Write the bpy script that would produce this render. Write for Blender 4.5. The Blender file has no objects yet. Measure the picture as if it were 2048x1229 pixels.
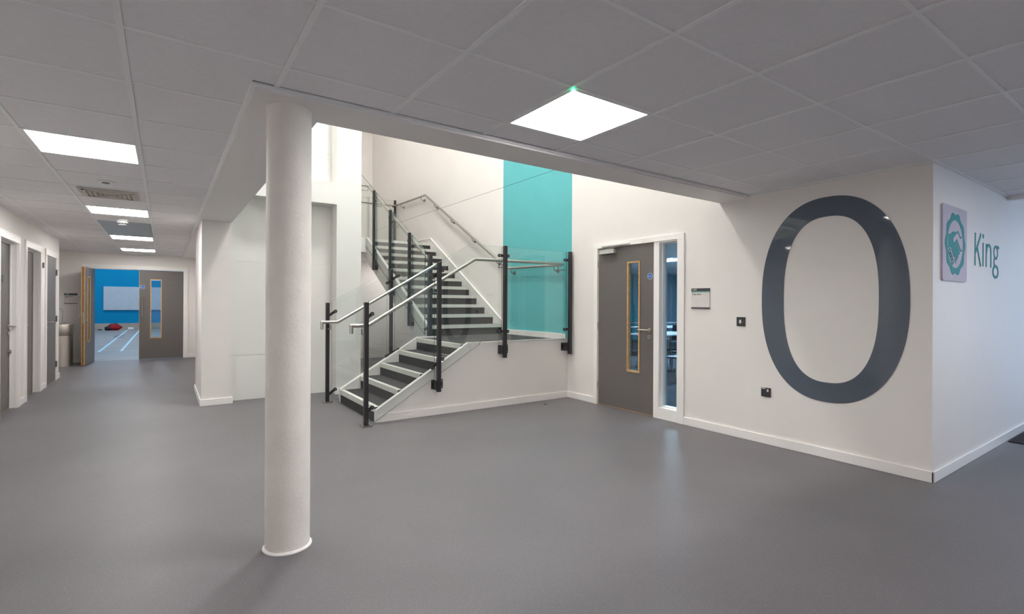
import bpy, bmesh, math, random
from mathutils import Vector as V, Matrix
random.seed(7)
S = bpy.context.scene
C = S.collection

# ------------------------------------------------------------------ camera, world, exposure
F_PX, YAW, ROLL, CAM_H = 1004.2, 0.6055, 0.0048, 1.32
fw = V((math.sin(YAW), math.cos(YAW), 0)); r0 = V((math.cos(YAW), -math.sin(YAW), 0)); u0 = V((0, 0, 1))
rt = r0 * math.cos(ROLL) + u0 * math.sin(ROLL); up = u0 * math.cos(ROLL) - r0 * math.sin(ROLL)
cd = bpy.data.cameras.new('camera'); cam = bpy.data.objects.new('camera', cd); C.objects.link(cam)
cd.sensor_width = 36.0; cd.lens = F_PX / 2048 * 36.0; cd.shift_y = -7.0 / 2048; cd.clip_start = 0.05; cd.clip_end = 200
M = Matrix.Identity(4)
for i in range(3):
    M[i][0] = rt[i]; M[i][1] = up[i]; M[i][2] = -fw[i]
M.translation = V((0, 0, CAM_H)); cam.matrix_world = M
S.camera = cam
S.view_settings.view_transform = 'Standard'; S.view_settings.look = 'None'
S.view_settings.exposure = 2.78; S.view_settings.gamma = 1.0; S.view_settings.use_curve_mapping = False
w = bpy.data.worlds.new('world'); S.world = w; w.use_nodes = True
w.node_tree.nodes['Background'].inputs[0].default_value = (0.60, 0.76, 1.0, 1)
w.node_tree.nodes['Background'].inputs[1].default_value = 0.7
try:
    S.cycles.max_bounces = 12; S.cycles.diffuse_bounces = 7; S.cycles.glossy_bounces = 5
    S.cycles.transparent_max_bounces = 24; S.cycles.transmission_bounces = 6
    S.cycles.sample_clamp_indirect = 6.0; S.cycles.caustics_reflective = False; S.cycles.caustics_refractive = False
    S.cycles.use_denoising = True
except Exception: pass
E_CORR, E_FRONT, E_BACK, E_STAIR, E_STAIR_HI, E_STAIR_LO, E_HALL, E_STUDY = 4.2, 5.6, 3.0, 4.0, 33.0, 4.8, 4.2, 20.0

# ------------------------------------------------------------------ materials
def new_mat(name):
    m = bpy.data.materials.new(name); m.use_nodes = True
    nt = m.node_tree
    return m, nt, nt.nodes['Principled BSDF']
def pmat(name, col, rough=0.5, metal=0.0, var=0.04, scale=8.0, bump=0.0, bscale=200.0, spec=0.5, coat=0.0):
    """painted / plain surface with a faint procedural mottling and optional bump"""
    m, nt, b = new_mat(name)
    tc = nt.nodes.new('ShaderNodeTexCoord'); n = nt.nodes.new('ShaderNodeTexNoise')
    n.inputs['Scale'].default_value = scale; n.inputs['Detail'].default_value = 4
    nt.links.new(tc.outputs['Object'], n.inputs['Vector'])
    cr = nt.nodes.new('ShaderNodeValToRGB')
    cr.color_ramp.elements[0].position = 0.3; cr.color_ramp.elements[1].position = 0.7
    cr.color_ramp.elements[0].color = (*[c * (1 - var) for c in col], 1)
    cr.color_ramp.elements[1].color = (*[min(1, c * (1 + var)) for c in col], 1)
    nt.links.new(n.outputs['Fac'], cr.inputs['Fac']); nt.links.new(cr.outputs['Color'], b.inputs['Base Color'])
    b.inputs['Roughness'].default_value = rough; b.inputs['Metallic'].default_value = metal
    b.inputs['Specular IOR Level'].default_value = spec
    if coat: b.inputs['Coat Weight'].default_value = coat; b.inputs['Coat Roughness'].default_value = 0.03
    if bump:
        n2 = nt.nodes.new('ShaderNodeTexNoise'); n2.inputs['Scale'].default_value = bscale; n2.inputs['Detail'].default_value = 6
        nt.links.new(tc.outputs['Object'], n2.inputs['Vector'])
        bp = nt.nodes.new('ShaderNodeBump'); bp.inputs['Strength'].default_value = bump; bp.inputs['Distance'].default_value = 0.01
        nt.links.new(n2.outputs['Fac'], bp.inputs['Height']); nt.links.new(bp.outputs['Normal'], b.inputs['Normal'])
    return m
def emat(name, col, e):
    m, nt, b = new_mat(name)
    b.inputs['Base Color'].default_value = (*col, 1); b.inputs['Emission Color'].default_value = (*col, 1)
    b.inputs['Emission Strength'].default_value = e; b.inputs['Roughness'].default_value = 0.4
    return m
def glass(name, tint, refl=1.0):
    m = bpy.data.materials.new(name); m.use_nodes = True; nt = m.node_tree; nt.nodes.clear()
    out = nt.nodes.new('ShaderNodeOutputMaterial'); mx = nt.nodes.new('ShaderNodeMixShader')
    t = nt.nodes.new('ShaderNodeBsdfTransparent'); t.inputs[0].default_value = (*tint, 1)
    g = nt.nodes.new('ShaderNodeBsdfGlossy'); g.inputs['Roughness'].default_value = 0.0
    g.inputs['Color'].default_value = (refl, refl, refl, 1)
    fr = nt.nodes.new('ShaderNodeFresnel'); fr.inputs['IOR'].default_value = 1.5
    geo = nt.nodes.new('ShaderNodeNewGeometry')
    # inner side of a solid pane: keep the outside index so no total reflection occurs
    k = nt.nodes.new('ShaderNodeMapRange'); k.inputs[1].default_value = 0; k.inputs[2].default_value = 1
    k.inputs[3].default_value = 1.5; k.inputs[4].default_value = 1 / 1.5
    nt.links.new(geo.outputs['Backfacing'], k.inputs[0]); nt.links.new(k.outputs[0], fr.inputs['IOR'])
    nt.links.new(fr.outputs[0], mx.inputs[0]); nt.links.new(t.outputs[0], mx.inputs[1]); nt.links.new(g.outputs[0], mx.inputs[2])
    nt.links.new(mx.outputs[0], out.inputs[0])
    return m
def floor_mat():
    m, nt, b = new_mat('speckled_vinyl')
    tc = nt.nodes.new('ShaderNodeTexCoord')
    def noise(s, d=2):
        n = nt.nodes.new('ShaderNodeTexNoise'); n.inputs['Scale'].default_value = s; n.inputs['Detail'].default_value = d
        nt.links.new(tc.outputs['Object'], n.inputs['Vector']); return n
    def ramp(src, p0, c0, p1, c1):
        cr = nt.nodes.new('ShaderNodeValToRGB'); e = cr.color_ramp.elements
        e[0].position = p0; e[0].color = (*c0, 1); e[1].position = p1; e[1].color = (*c1, 1)
        nt.links.new(src, cr.inputs['Fac']); return cr
    base = ramp(noise(1.3, 5).outputs['Fac'], 0.3, (0.132, 0.124, 0.135), 0.7, (0.150, 0.142, 0.154))
    sp1 = ramp(noise(230).outputs['Fac'], 0.63, (0, 0, 0), 0.68, (1, 1, 1))
    sp2 = ramp(noise(200).outputs['Fac'], 0.31, (1, 1, 1), 0.36, (0, 0, 0))
    def mix(f, a, c2, k):
        mx = nt.nodes.new('ShaderNodeMix'); mx.data_type = 'RGBA'
        mu = nt.nodes.new('ShaderNodeMath'); mu.operation = 'MULTIPLY'; mu.inputs[1].default_value = k
        nt.links.new(f, mu.inputs[0]); nt.links.new(mu.outputs[0], mx.inputs[0])
        nt.links.new(a, mx.inputs[6]); mx.inputs[7].default_value = (*c2, 1); return mx.outputs[2]
    c = mix(sp1.outputs['Color'], base.outputs['Color'], (0.36, 0.35, 0.35), 0.8)
    c = mix(sp2.outputs['Color'], c, (0.075, 0.075, 0.085), 0.7)
    nt.links.new(c, b.inputs['Base Color'])
    b.inputs['Roughness'].default_value = 0.47; b.inputs['Specular IOR Level'].default_value = 0.35
    bp = nt.nodes.new('ShaderNodeBump'); bp.inputs['Strength'].default_value = 0.15; bp.inputs['Distance'].default_value = 0.004
    nt.links.new(noise(60, 4).outputs['Fac'], bp.inputs['Height']); nt.links.new(bp.outputs['Normal'], b.inputs['Normal'])
    return m
def plank_mat():
    m, nt, b = new_mat('sports_floor_wood')
    tc = nt.nodes.new('ShaderNodeTexCoord'); mp = nt.nodes.new('ShaderNodeMapping')
    mp.inputs['Scale'].default_value = (0.5, 5.0, 1)
    n = nt.nodes.new('ShaderNodeTexNoise'); n.inputs['Scale'].default_value = 2.2; n.inputs['Detail'].default_value = 5
    nt.links.new(tc.outputs['Object'], mp.inputs[0]); nt.links.new(mp.outputs[0], n.inputs['Vector'])
    cr = nt.nodes.new('ShaderNodeValToRGB'); e = cr.color_ramp.elements
    e[0].position = 0.35; e[0].color = (0.16, 0.155, 0.155, 1); e[1].position = 0.65; e[1].color = (0.34, 0.31, 0.28, 1)
    nt.links.new(n.outputs['Fac'], cr.inputs['Fac']); nt.links.new(cr.outputs['Color'], b.inputs['Base Color'])
    b.inputs['Roughness'].default_value = 0.4
    return m
def brushed(name, col, rough=0.3, vert=False):
    m, nt, b = new_mat(name)
    tc = nt.nodes.new('ShaderNodeTexCoord'); mp = nt.nodes.new('ShaderNodeMapping')
    mp.inputs['Scale'].default_value = (60, 60, 1.5) if vert else (20, 20, 20)
    n = nt.nodes.new('ShaderNodeTexNoise'); n.inputs['Scale'].default_value = 8; n.inputs['Detail'].default_value = 3
    nt.links.new(tc.outputs['Object'], mp.inputs[0]); nt.links.new(mp.outputs[0], n.inputs['Vector'])
    mr = nt.nodes.new('ShaderNodeMapRange'); mr.inputs[3].default_value = rough * 0.8; mr.inputs[4].default_value = rough * 1.25
    nt.links.new(n.outputs['Fac'], mr.inputs[0]); nt.links.new(mr.outputs[0], b.inputs['Roughness'])
    b.inputs['Base Color'].default_value = (*col, 1); b.inputs['Metallic'].default_value = 1.0
    return m

FLOOR = floor_mat(); PLANK = plank_mat()
WALL = pmat('warm_white_paint', (0.82, 0.79, 0.765), 0.6, var=0.012, scale=2.0, bump=0.05, bscale=350)
WHITE = pmat('white_paint', (0.80, 0.79, 0.77), 0.55, var=0.01, scale=2.0)
TRIM = pmat('gloss_white_trim', (0.89, 0.87, 0.855), 0.3, var=0.01)
TEAL = pmat('teal_paint', (0.115, 0.475, 0.50), 0.55, var=0.02, scale=3.0)
TEALROOM = pmat('deep_teal_paint', (0.02, 0.38, 0.46), 0.55, var=0.02)
BLUEROOM = pmat('muted_blue_paint', (0.34, 0.50, 0.62), 0.55, var=0.02)
HALLBLUE = pmat('bright_blue_paint', (0.0, 0.245, 0.47), 0.8, var=0.02, spec=0.2)
TILE = pmat('ceiling_tile', (0.82, 0.81, 0.83), 0.85, var=0.02, scale=40, bump=0.08, bscale=900)
TEE = pmat('ceiling_grid_metal', (0.86, 0.87, 0.87), 0.45, var=0.01)
DARKGAP = pmat('gap_shade_and_joint', (0.05, 0.05, 0.05), 0.9)  # near-black paint: shade in the ceiling gaps, and the wall joint
SOFFIT = pmat('plasterboard_soffit', (0.82, 0.80, 0.78), 0.6, var=0.01, scale=2)
HATCH = pmat('grey_access_panel', (0.42, 0.47, 0.52), 0.4, var=0.05, scale=2)
COL = pmat('painted_concrete', (0.86, 0.82, 0.765), 0.55, var=0.05, scale=5, bump=0.2, bscale=60)
CARPET = pmat('charcoal_carpet', (0.052, 0.050, 0.052), 0.95, var=0.35, scale=260, bump=0.5, bscale=500)
NOSING = pmat('pale_nosing_strip', (0.66, 0.66, 0.62), 0.4, var=0.06, scale=20)
BLACK = pmat('black_powder_coat', (0.026, 0.025, 0.028), 0.35, var=0.1)
STEEL = brushed('satin_stainless', (0.50, 0.475, 0.44), 0.34)
STEELV = brushed('brushed_stainless', (0.64, 0.60, 0.54), 0.42, True)
DSTEEL = brushed('dull_bracket_steel', (0.22, 0.22, 0.22), 0.4)
DOOR = pmat('grey_laminate', (0.145, 0.132, 0.124), 0.42, var=0.05, scale=30)
OAK = pmat('oak_lipping', (0.56, 0.35, 0.15), 0.4, var=0.15, scale=25)
OAKD = pmat('oak_lipping_dark', (0.22, 0.10, 0.035), 0.4, var=0.15, scale=25)
PLATE = pmat('dark_grey_plate', (0.035, 0.036, 0.038), 0.3)
PLASTIC = pmat('white_plastic', (0.8, 0.8, 0.8), 0.35)
CREAM = pmat('cream_plastic', (0.60, 0.56, 0.50), 0.5)
SILVER = pmat('silver_paint', (0.50, 0.50, 0.48), 0.35)
DSHADE = pmat('vent_gap_shade', (0.42, 0.39, 0.35), 0.6)  # cream darkened to paint in the shade between the louvres
SIGNW = pmat('sign_white', (0.72, 0.69, 0.67), 0.35)
SIGND = pmat('sign_charcoal', (0.06, 0.06, 0.065), 0.35)
SIGNT = pmat('sign_teal', (0.20, 0.46, 0.43), 0.35)
NUMERAL = pmat('gloss_slate_acrylic', (0.090, 0.112, 0.146), 0.04, var=0.02, scale=1.5, spec=0.6)
LETTER = pmat('teal_vinyl', (0.07, 0.33, 0.36), 0.75, spec=0.15)
PLAQUE = pmat('pale_lilac_plaque', (0.58, 0.55, 0.66), 0.7, spec=0.15)
BLUEDISC = pmat('mandatory_blue', (0.005, 0.13, 0.50), 0.35)
MATT = pmat('dark_entrance_mat', (0.02, 0.018, 0.02), 1.0, var=0.5, scale=120)
RED = pmat('red_fabric', (0.35, 0.01, 0.015), 0.8)
BLK = pmat('black_fabric', (0.015, 0.015, 0.02), 0.8)
BOARD = pmat('whiteboard_white', (0.50, 0.55, 0.60), 0.25)
TABLETOP = pmat('pale_table_top', (0.62, 0.70, 0.74), 0.35)
CHAIRP = pmat('dark_chair_plastic', (0.03, 0.04, 0.06), 0.4)
LINEBLUE = pmat('pale_blue_line_paint', (0.38, 0.62, 0.72), 0.5)
LINEDARK = pmat('dark_line_paint', (0.05, 0.07, 0.12), 0.5)
GLS = glass('balustrade_glass', (0.968, 0.985, 0.978))
GLE = pmat('glass_edge', (0.03, 0.11, 0.10), 0.15)
PANE = glass('tinted_door_glass', (0.80, 0.91, 0.97))
PANEH = glass('hall_door_glass', (0.84, 0.92, 0.97))
CLEAR = glass('clear_glass', (0.97, 0.98, 0.98))

# ------------------------------------------------------------------ mesh helpers
class MB:
    def __init__(s): s.v = []; s.f = []; s.m = []
    def add(s, vs, fs, mi=0):
        o = len(s.v); s.v += [tuple(v) for v in vs]; s.f += [tuple(i + o for i in f) for f in fs]; s.m += [mi] * len(fs); return s
    def box(s, x0, x1, y0, y1, z0, z1, mi=0):
        return s.add([(x, y, z) for z in (z0, z1) for y in (y0, y1) for x in (x0, x1)],
                     [(0, 2, 3, 1), (4, 5, 7, 6), (0, 1, 5, 4), (2, 6, 7, 3), (0, 4, 6, 2), (1, 3, 7, 5)], mi)
    def prism(s, poly, ax, a, b, mi=0):
        """polygon in the plane across axis ax, extruded a..b; ax 'y': poly=(x,z); 'x': (y,z); 'z': (x,y)"""
        def P(p, t): return (p[0], t, p[1]) if ax == 'y' else ((t, p[0], p[1]) if ax == 'x' else (p[0], p[1], t))
        n = len(poly); vs = [P(p, a) for p in poly] + [P(p, b) for p in poly]
        return s.add(vs, [tuple(range(n)), tuple(range(2 * n - 1, n - 1, -1))] + [(i, (i + 1) % n + 0, (i + 1) % n + n, i + n) for i in range(n)], mi)
    def tube(s, pts, r, seg=14, mi=0, cap=True, r2=None):
        pts = [V(p) for p in pts]; pts = [p for i, p in enumerate(pts) if i == 0 or (p - pts[i - 1]).length > 1e-5]; d = [(pts[i + 1] - pts[i]).normalized() for i in range(len(pts) - 1)]
        a = d[0].cross(V((0, 0, 1)));
        if a.length < 1e-4: a = V((1, 0, 0))
        a.normalize(); b = d[0].cross(a)
        ring = [pts[0] + (a * math.cos(t) + b * math.sin(t)) * r for t in [2 * math.pi * k / seg for k in range(seg)]]
        R = [ring]
        for i in range(1, len(pts)):
            n = (d[i - 1] + d[i]) if i < len(d) else d[-1]
            new = []
            for q in R[-1]:
                t = (pts[i] - q).dot(n) / d[i - 1].dot(n); new.append(q + d[i - 1] * t)
            R.append(new)
        if r2 is not None:
            R[-1] = [pts[-1] + (q - pts[-1]) * (r2 / r) for q in R[-1]]
        vs = [q for x in R for q in x]; fs = []
        for i in range(len(R) - 1):
            for k in range(seg):
                k2 = (k + 1) % seg; fs.append((i * seg + k, i * seg + k2, (i + 1) * seg + k2, (i + 1) * seg + k))
        if cap: fs.append(tuple(range(seg - 1, -1, -1))); fs.append(tuple((len(R) - 1) * seg + k for k in range(seg)))
        return s.add(vs, fs, mi)
    def lathe(s, prof, c, seg=32, mi=0, sx=1.0, sy=1.0):
        vs = []; fs = []
        for (r, z) in prof:
            for k in range(seg):
                t = 2 * math.pi * k / seg; vs.append((c[0] + r * sx * math.cos(t), c[1] + r * sy * math.sin(t), c[2] + z))
        for i in range(len(prof) - 1):
            for k in range(seg):
                k2 = (k + 1) % seg; fs.append((i * seg + k, i * seg + k2, (i + 1) * seg + k2, (i + 1) * seg + k))
        fs.append(tuple(range(seg - 1, -1, -1))); fs.append(tuple((len(prof) - 1) * seg + k for k in range(seg)))
        return s.add(vs, fs, mi)
    def bar(s, p0, p1, n, hw, t, mi=0, seg=8):
        """flat bar with rounded ends from p0 to p1, face normal n, half width hw, thickness t centred"""
        p0 = V(p0); p1 = V(p1); n = V(n).normalized(); d = (p1 - p0).normalized(); e = n.cross(d)
        pts = []
        for k in range(seg + 1):
            a = -math.pi / 2 + math.pi * k / seg; pts.append(p1 + (d * math.cos(a) + e * math.sin(a)) * hw)
        for k in range(seg + 1):
            a = math.pi / 2 + math.pi * k / seg; pts.append(p0 + (d * math.cos(a) + e * math.sin(a)) * hw)
        N = len(pts); vs = [p - n * t / 2 for p in pts] + [p + n * t / 2 for p in pts]
        return s.add(vs, [tuple(range(N - 1, -1, -1)), tuple(range(N, 2 * N))] + [(i, (i + 1) % N, (i + 1) % N + N, i + N) for i in range(N)], mi)
    def ribbon(s, pts, hw, ax, a, b, mi=0, closed=False):
        """stroke of half width hw along 2D points, thickness a..b on axis ax"""
        P = [V((p[0], p[1])) for p in pts]; n = len(P); Lf = []; Rt = []
        if closed: P = P[:-1]; n = len(P)
        for i in range(n):
            pr = P[i - 1] if (closed or i) else None; nx = P[(i + 1) % n] if (closed or i < n - 1) else None
            d1 = (P[i] - pr).normalized() if pr is not None else (nx - P[i]).normalized()
            d2 = (nx - P[i]).normalized() if nx is not None else d1
            t = (d1 + d2); t = t.normalized() if t.length > 1e-6 else d1
            k = 1 / max(0.6, t.dot(d1)); nn = V((-t.y, t.x)) * hw * k
            Lf.append(P[i] + nn); Rt.append(P[i] - nn)
        rng = range(n) if closed else range(n - 1)
        for i in rng:
            j = (i + 1) % n; s.prism([Lf[i], Lf[j], Rt[j], Rt[i]], ax, a, b, mi)
        return s
    def build(s, name, mats, parent=None, bevel=0.0, smooth=False, at=None):
        if not isinstance(mats, (list, tuple)): mats = [mats]
        off = V(parent_loc(parent)) if parent is not None else (V(at) if at is not None else V((0, 0, 0)))
        me = bpy.data.meshes.new(name); me.from_pydata([tuple(V(v) - off) for v in s.v], [], s.f)
        for m in mats: me.materials.append(m)
        for p, mi in zip(me.polygons, s.m): p.material_index = mi
        bm = bmesh.new(); bm.from_mesh(me); bmesh.ops.recalc_face_normals(bm, faces=bm.faces); bm.to_mesh(me); bm.free()
        o = bpy.data.objects.new(name, me); C.objects.link(o)
        if parent is not None: o.parent = parent
        else: o.location = off
        if smooth:
            for p in me.polygons: p.use_smooth = len(p.vertices) == 4
            try: me.set_sharp_from_angle(angle=math.radians(40))
            except Exception: pass
        if bevel:
            b = o.modifiers.new('bevel', 'BEVEL'); b.width = bevel; b.segments = 2; b.limit_method = 'ANGLE'
        return o
def parent_loc(o):
    l = V(o.location); p = o.parent
    while p is not None: l += V(p.location); p = p.parent
    return l
def tag(o, label=None, cat=None, group=None, kind=None):
    if label: o['label'] = label
    if cat: o['category'] = cat
    if group: o['group'] = group
    if kind: o['kind'] = kind
    return o
def thing(name, loc, label, cat, group=None):
    o = bpy.data.objects.new(name, None); o.empty_display_size = 0.1; o.location = loc; C.objects.link(o)
    return tag(o, label, cat, group)
def struct_root(name, loc):
    o = bpy.data.objects.new(name, None); o.location = loc; C.objects.link(o); o['kind'] = 'structure'; return o
def struct(name, mb, mats, bevel=0.0):
    o = mb.build(name, mats, bevel=bevel); o['kind'] = 'structure'; return o
def copy_tree(o, parent=None):
    c = o.copy(); C.objects.link(c)
    if parent is not None: c.parent = parent
    for ch in list(o.children): copy_tree(ch, c)
    return c
def text(name, body, size, origin, face, mat, parent, depth=0.0006, xs=1.0):
    """flat lettering on a wall; face '-x' or '-y'; origin = left baseline in the world"""
    cu = bpy.data.curves.new(name, 'FONT'); cu.body = body; cu.size = size; cu.extrude = depth
    t = bpy.data.objects.new(name + '_t', cu); C.objects.link(t)
    me = bpy.data.meshes.new_from_object(t); bpy.data.objects.remove(t)
    ex, ez, en = ((0, -1, 0), (0, 0, 1), (-1, 0, 0)) if face == '-x' else ((1, 0, 0), (0, 0, 1), (0, -1, 0))
    R = Matrix((( ex[0], ez[0], en[0]), (ex[1], ez[1], en[1]), (ex[2], ez[2], en[2])))
    off = V(origin) - parent_loc(parent)
    for v in me.vertices: v.co = R @ V((v.co.x * xs, v.co.y, v.co.z)) + off
    me.materials.clear(); me.materials.append(mat)
    o = bpy.data.objects.new(name, me); C.objects.link(o); o.parent = parent; return o

# ------------------------------------------------------------------ setting
CZ = 2.388            # suspended ceiling
SZ = 2.363            # plasterboard soffit
XR = 4.70             # wall with the numeral
YK = 1.29             # wall with the lettering
XL = -1.50            # corridor left wall
YE = 14.2             # corridor end wall
YP = 7.65; YB = 7.38  # recessed panels / front of the white block
ST = 7.0              # stairwell ceiling
struct('floor', MB().box(-2.5, 15, -4.1, YE + 0.15, -0.1, 0), FLOOR)
struct('floor', MB().box(-9, 7, YE + 0.15, 30.2, -0.1, 0.0), PLANK)

# numeral wall, with the study door opening and the teal stripe
A0, A1, AZ = 3.50, 4.83, 2.075
m = MB()
m.box(XR, XR + .15, YK, A0, 0, ST); m.box(XR, XR + .15, A0, A1, AZ, ST); m.box(XR, XR + .15, A1, 5.32, 0, ST); m.box(XR, XR + .15, 5.32, 7.064, 0, .822)
m.box(XR, XR + .15, 5.32, 7.064, .822, 3.281, 1); m.box(XR, XR + .15, 5.32, 7.064, 3.287, ST, 1)
m.box(XR, XR + .15, 7.064, 13.75, 0, 3.281); m.box(XR, XR + .15, 7.064, 13.75, 3.287, ST)
m.box(XR + .004, XR + .15, 5.32, 13.75, 3.281, 3.287, 2)
struct('wall_right', m, [WALL, TEAL, DARKGAP])
struct('wall_front_right', MB().box(XR + .15, 9.6, YK, YK + .15, 0, 3.0), WALL)
# corridor left wall with three door openings
D = [(7.75, 8.60), (9.07, 9.93), (10.42, 11.27)]
m = MB(); y = -4.0
for a, b in D:
    m.box(XL - .12, XL, y, a, 0, CZ + .1); m.box(XL - .12, XL, a, b, 2.04, CZ + .1); y = b
m.box(XL - .12, XL, y, 11.60, 0, CZ + .1)
struct('wall_left', m, WALL)
struct('wall_left', MB().box(-2.5, -2.4, 11.6, YE, 0, CZ + .1).box(-2.5, XL - .12, 11.5, 11.6, 0, CZ + .1), WALL)
m = MB(); m.box(-2.5, -1.37, YE, YE + .15, 0, 2.5); m.box(.40, .9, YE, YE + .15, 0, 2.5); m.box(-1.37, .40, YE, YE + .15, 2.06, 2.5)
struct('wall_end', m, WALL)
struct('wall_pier', MB().box(.385, .722, 7.45, 8.9, 0, CZ), WALL)
struct('wall_corridor_right', MB().box(.735, .9, 8.85, YE, 0, 2.5).box(.735, .9, 8.8, 13.75, 2.5, ST), WALL)
# white block beside the stair with an upper and a lower recess
m = MB()
m.box(2.035, 2.39, YB, 8.8, 0, ST); m.box(.775, 2.035, YB, YP, 2.735, 3.05); m.box(.722, .775, YB, YP, 2.735, ST)
m.box(.775, 2.035, YB, YP, 6.4, ST)
for za, zb in ((0, .597), (.603, 1.232), (1.238, 1.867), (1.873, 2.9), (2.9, 3.497), (3.503, 4.2), (4.206, ST)):
    m.box(.722, 2.036, YP, 8.8, za, zb)
m.box(.722, 2.036, YP + .006, 8.79, 0, ST - .01, 1)
struct('wall_panel_block', m, [WHITE, SOFFIT])
struct('wall_stair_back', MB().box(.9, 4.7, 13.6, 13.75, 0, ST), WALL)
struct('wall_under_landing', MB().box(.9, 4.7, 11.8, 11.9, 0, 2.315), WALL)
# upper stairwell enclosure above the soffits, its ceiling
struct('wall_stair_front', MB().box(.722, XR, 2.94, 3.035, SZ + .02, ST), WHITE)
struct('wall_stair_left', MB().box(.62, .722, 2.94, 7.65, SZ + .02, ST), WHITE)
struct('ceiling', MB().box(.6, 4.9, 2.9, 13.8, ST, ST + .1), WHITE)
# rest of the foyer behind and right of the camera
struct('wall_back', MB().box(XL - .12, 9.6, -4.1, -4.0, 0, 3.0), WALL)
m = MB(); m.box(9.5, 9.6, -4, -3.4, 0, 3.0); m.box(9.5, 9.6, .9, YK, 0, 3.0); m.box(9.5, 9.6, -3.4, .9, 2.5, 3.0)
struct('wall_lobby', m, WALL)
wr = struct_root('window_2', (9.55, -1.25, 0))
m = MB()
for yy in (-3.4, -1.97, -.53, .85): m.box(9.52, 9.58, yy, yy + .05, 0, 2.5)
m.box(9.52, 9.58, -3.4, .9, 0, .06); m.box(9.52, 9.58, -3.4, .9, 2.44, 2.5)
m.build('window_frame', SIGND, wr); MB().box(9.545, 9.555, -3.38, .88, .03, 2.47).build('pane', CLEAR, wr)
struct('ceiling', MB().box(6.87, 9.6, -4, YK, 2.75, 2.85), WHITE)
struct('trim_5', MB().box(6.80, 6.87, -4, YK, 2.355, 2.85), TRIM)

# suspended ceiling: recessed tiles, tee grid, dark-painted sheet behind as shade in the gaps
X0, Y0, T = 1.653, 1.268, 0.6
lamps = [(2, 0, 'f')]
def gx(i): return X0 + T * i
def gy(j): return Y0 + T * j
LAMP = {(0, 1): 'front'}                       # cell (i,j) spans gx(i)..gx(i+1), gy(j)..gy(j+1)
for j in (5, 10, 15, 19): LAMP[(-4, j)] = 'corridor'
for c in ((-4, -2), (-4, -6), (0, -5), (5, -5)): LAMP[c] = 'unseen'
LAMP[(5, -3)] = 'side'  # extra unseen panel, added to brighten the crest wall
SKIP = {(-4, 12), (-4, 13), (-4, 14)}
tiles, tees = MB(), MB()
def region(x0, x1, y0, y1):
    for i in range(-8, 10):
        for j in range(-10, 24):
            a, b, c, d = max(x0, gx(i)), min(x1, gx(i + 1)), max(y0, gy(j)), min(y1, gy(j + 1))
            if b - a < .03 or d - c < .03 or (i, j) in LAMP or (i, j) in SKIP: continue
            tiles.box(a + .0128, b - .0128, c + .0096, d - .0096, CZ + .003, CZ + .014)
region(-2.5, gx(-3), -4.0, YE); region(gx(-3), gx(-2), -4.0, gy(2)); region(gx(-2), 6.82, -4.0, 2.715); region(gx(-3), .36, gy(3), YE)
tiles.box(gx(-3) + .0128, .3465, gy(2) + .0096, gy(3) - .0096, CZ + .003, CZ + .014).box(.3465, gx(-2) - .0128, gy(2) + .0096, 2.703, CZ + .003, CZ + .014)
for i in range(-8, 10):
    g = gx(i)
    if -2.5 < g < 6.82: tees.box(g - .012, g + .012, -4, YE if g < .36 else 2.73, CZ - .001, CZ + .004)
for j in range(-10, 24):
    g = gy(j)
    if -4 < g < YE: tees.box(-2.5, 6.82 if g < 2.73 else .36, g - .009, g + .009, CZ - .0005, CZ + .004)
struct('ceiling', tiles, TILE); struct('trim_1', tees, TEE)
struct('ceiling', MB().box(-2.5, 6.87, -4.0, 2.73, CZ + .02, CZ + .06).box(-2.5, .36, 2.73, YE, CZ + .02, CZ + .06), DARKGAP)
m = MB().box(.36, XR, 2.73, 3.035, SZ, CZ + .05).box(.36, .722, 3.035, YE, SZ, CZ + .05).box(.722, .76, 8.9, YE, SZ, CZ + .05)
struct('ceiling', m, SOFFIT)
m = MB().box(.342, XR, 2.712, 2.73, CZ - .014, CZ + .003).box(.342, .36, 2.73, YE, CZ - .014, CZ + .003)
struct('trim_2', m, TEE)
m = MB().box(XL, XL + .02, -4, 11.6, CZ - .004, CZ + .004).box(XR - .02, XR, YK, 2.71, CZ - .004, CZ + .004).box(XR, 6.82, YK - .02, YK, CZ - .004, CZ + .004).box(-2.4, .36, YE - .02, YE, CZ - .004, CZ + .004)
struct('trim_3', m, TEE)
# baseboards
def skirt(name, *boxes):
    m = MB()
    for b in boxes: m.box(*b, 0, .085)
    struct(name, m, TRIM, bevel=.004)
t = .015
skirt('baseboard_right', (XR - t, XR, YK - t, 3.455), (XR - t, XR, 4.862, 5.40))
skirt('baseboard_front_right', (XR - t, 9.5, YK - t, YK))
skirt('baseboard_pier', (.385 - t, .722 + t, 7.45 - t, 7.45), (.385 - t, .385, 7.45, 8.9), (.722, .722 + t, 7.45, 7.64))
skirt('baseboard_block', (2.02, 2.39, YB - t, YB))
skirt('baseboard_left', (XL, XL + t, -4, 7.66), (XL, XL + t, 8.69, 8.98), (XL, XL + t, 10.02, 10.33), (XL, XL + t, 11.36, 11.6 + t), (XL - .12, XL, 11.6, 11.6 + t))
skirt('baseboard_end', (-2.4, -1.467, YE - t, YE), (.462, .735, YE - t, YE))
skirt('baseboard_under_stair', (.9, XR - .02, 11.8 - t, 11.8))
skirt('baseboard_wall_under_stair', (XR - t, XR, 7.1, 11.78))
skirt('baseboard_back', (XL, 9.5, -4, -4 + t))
struct('trim_4', MB().box(XL - .125, XL - .06, 11.601, 11.612, .09, CZ - .02), TRIM)

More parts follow.
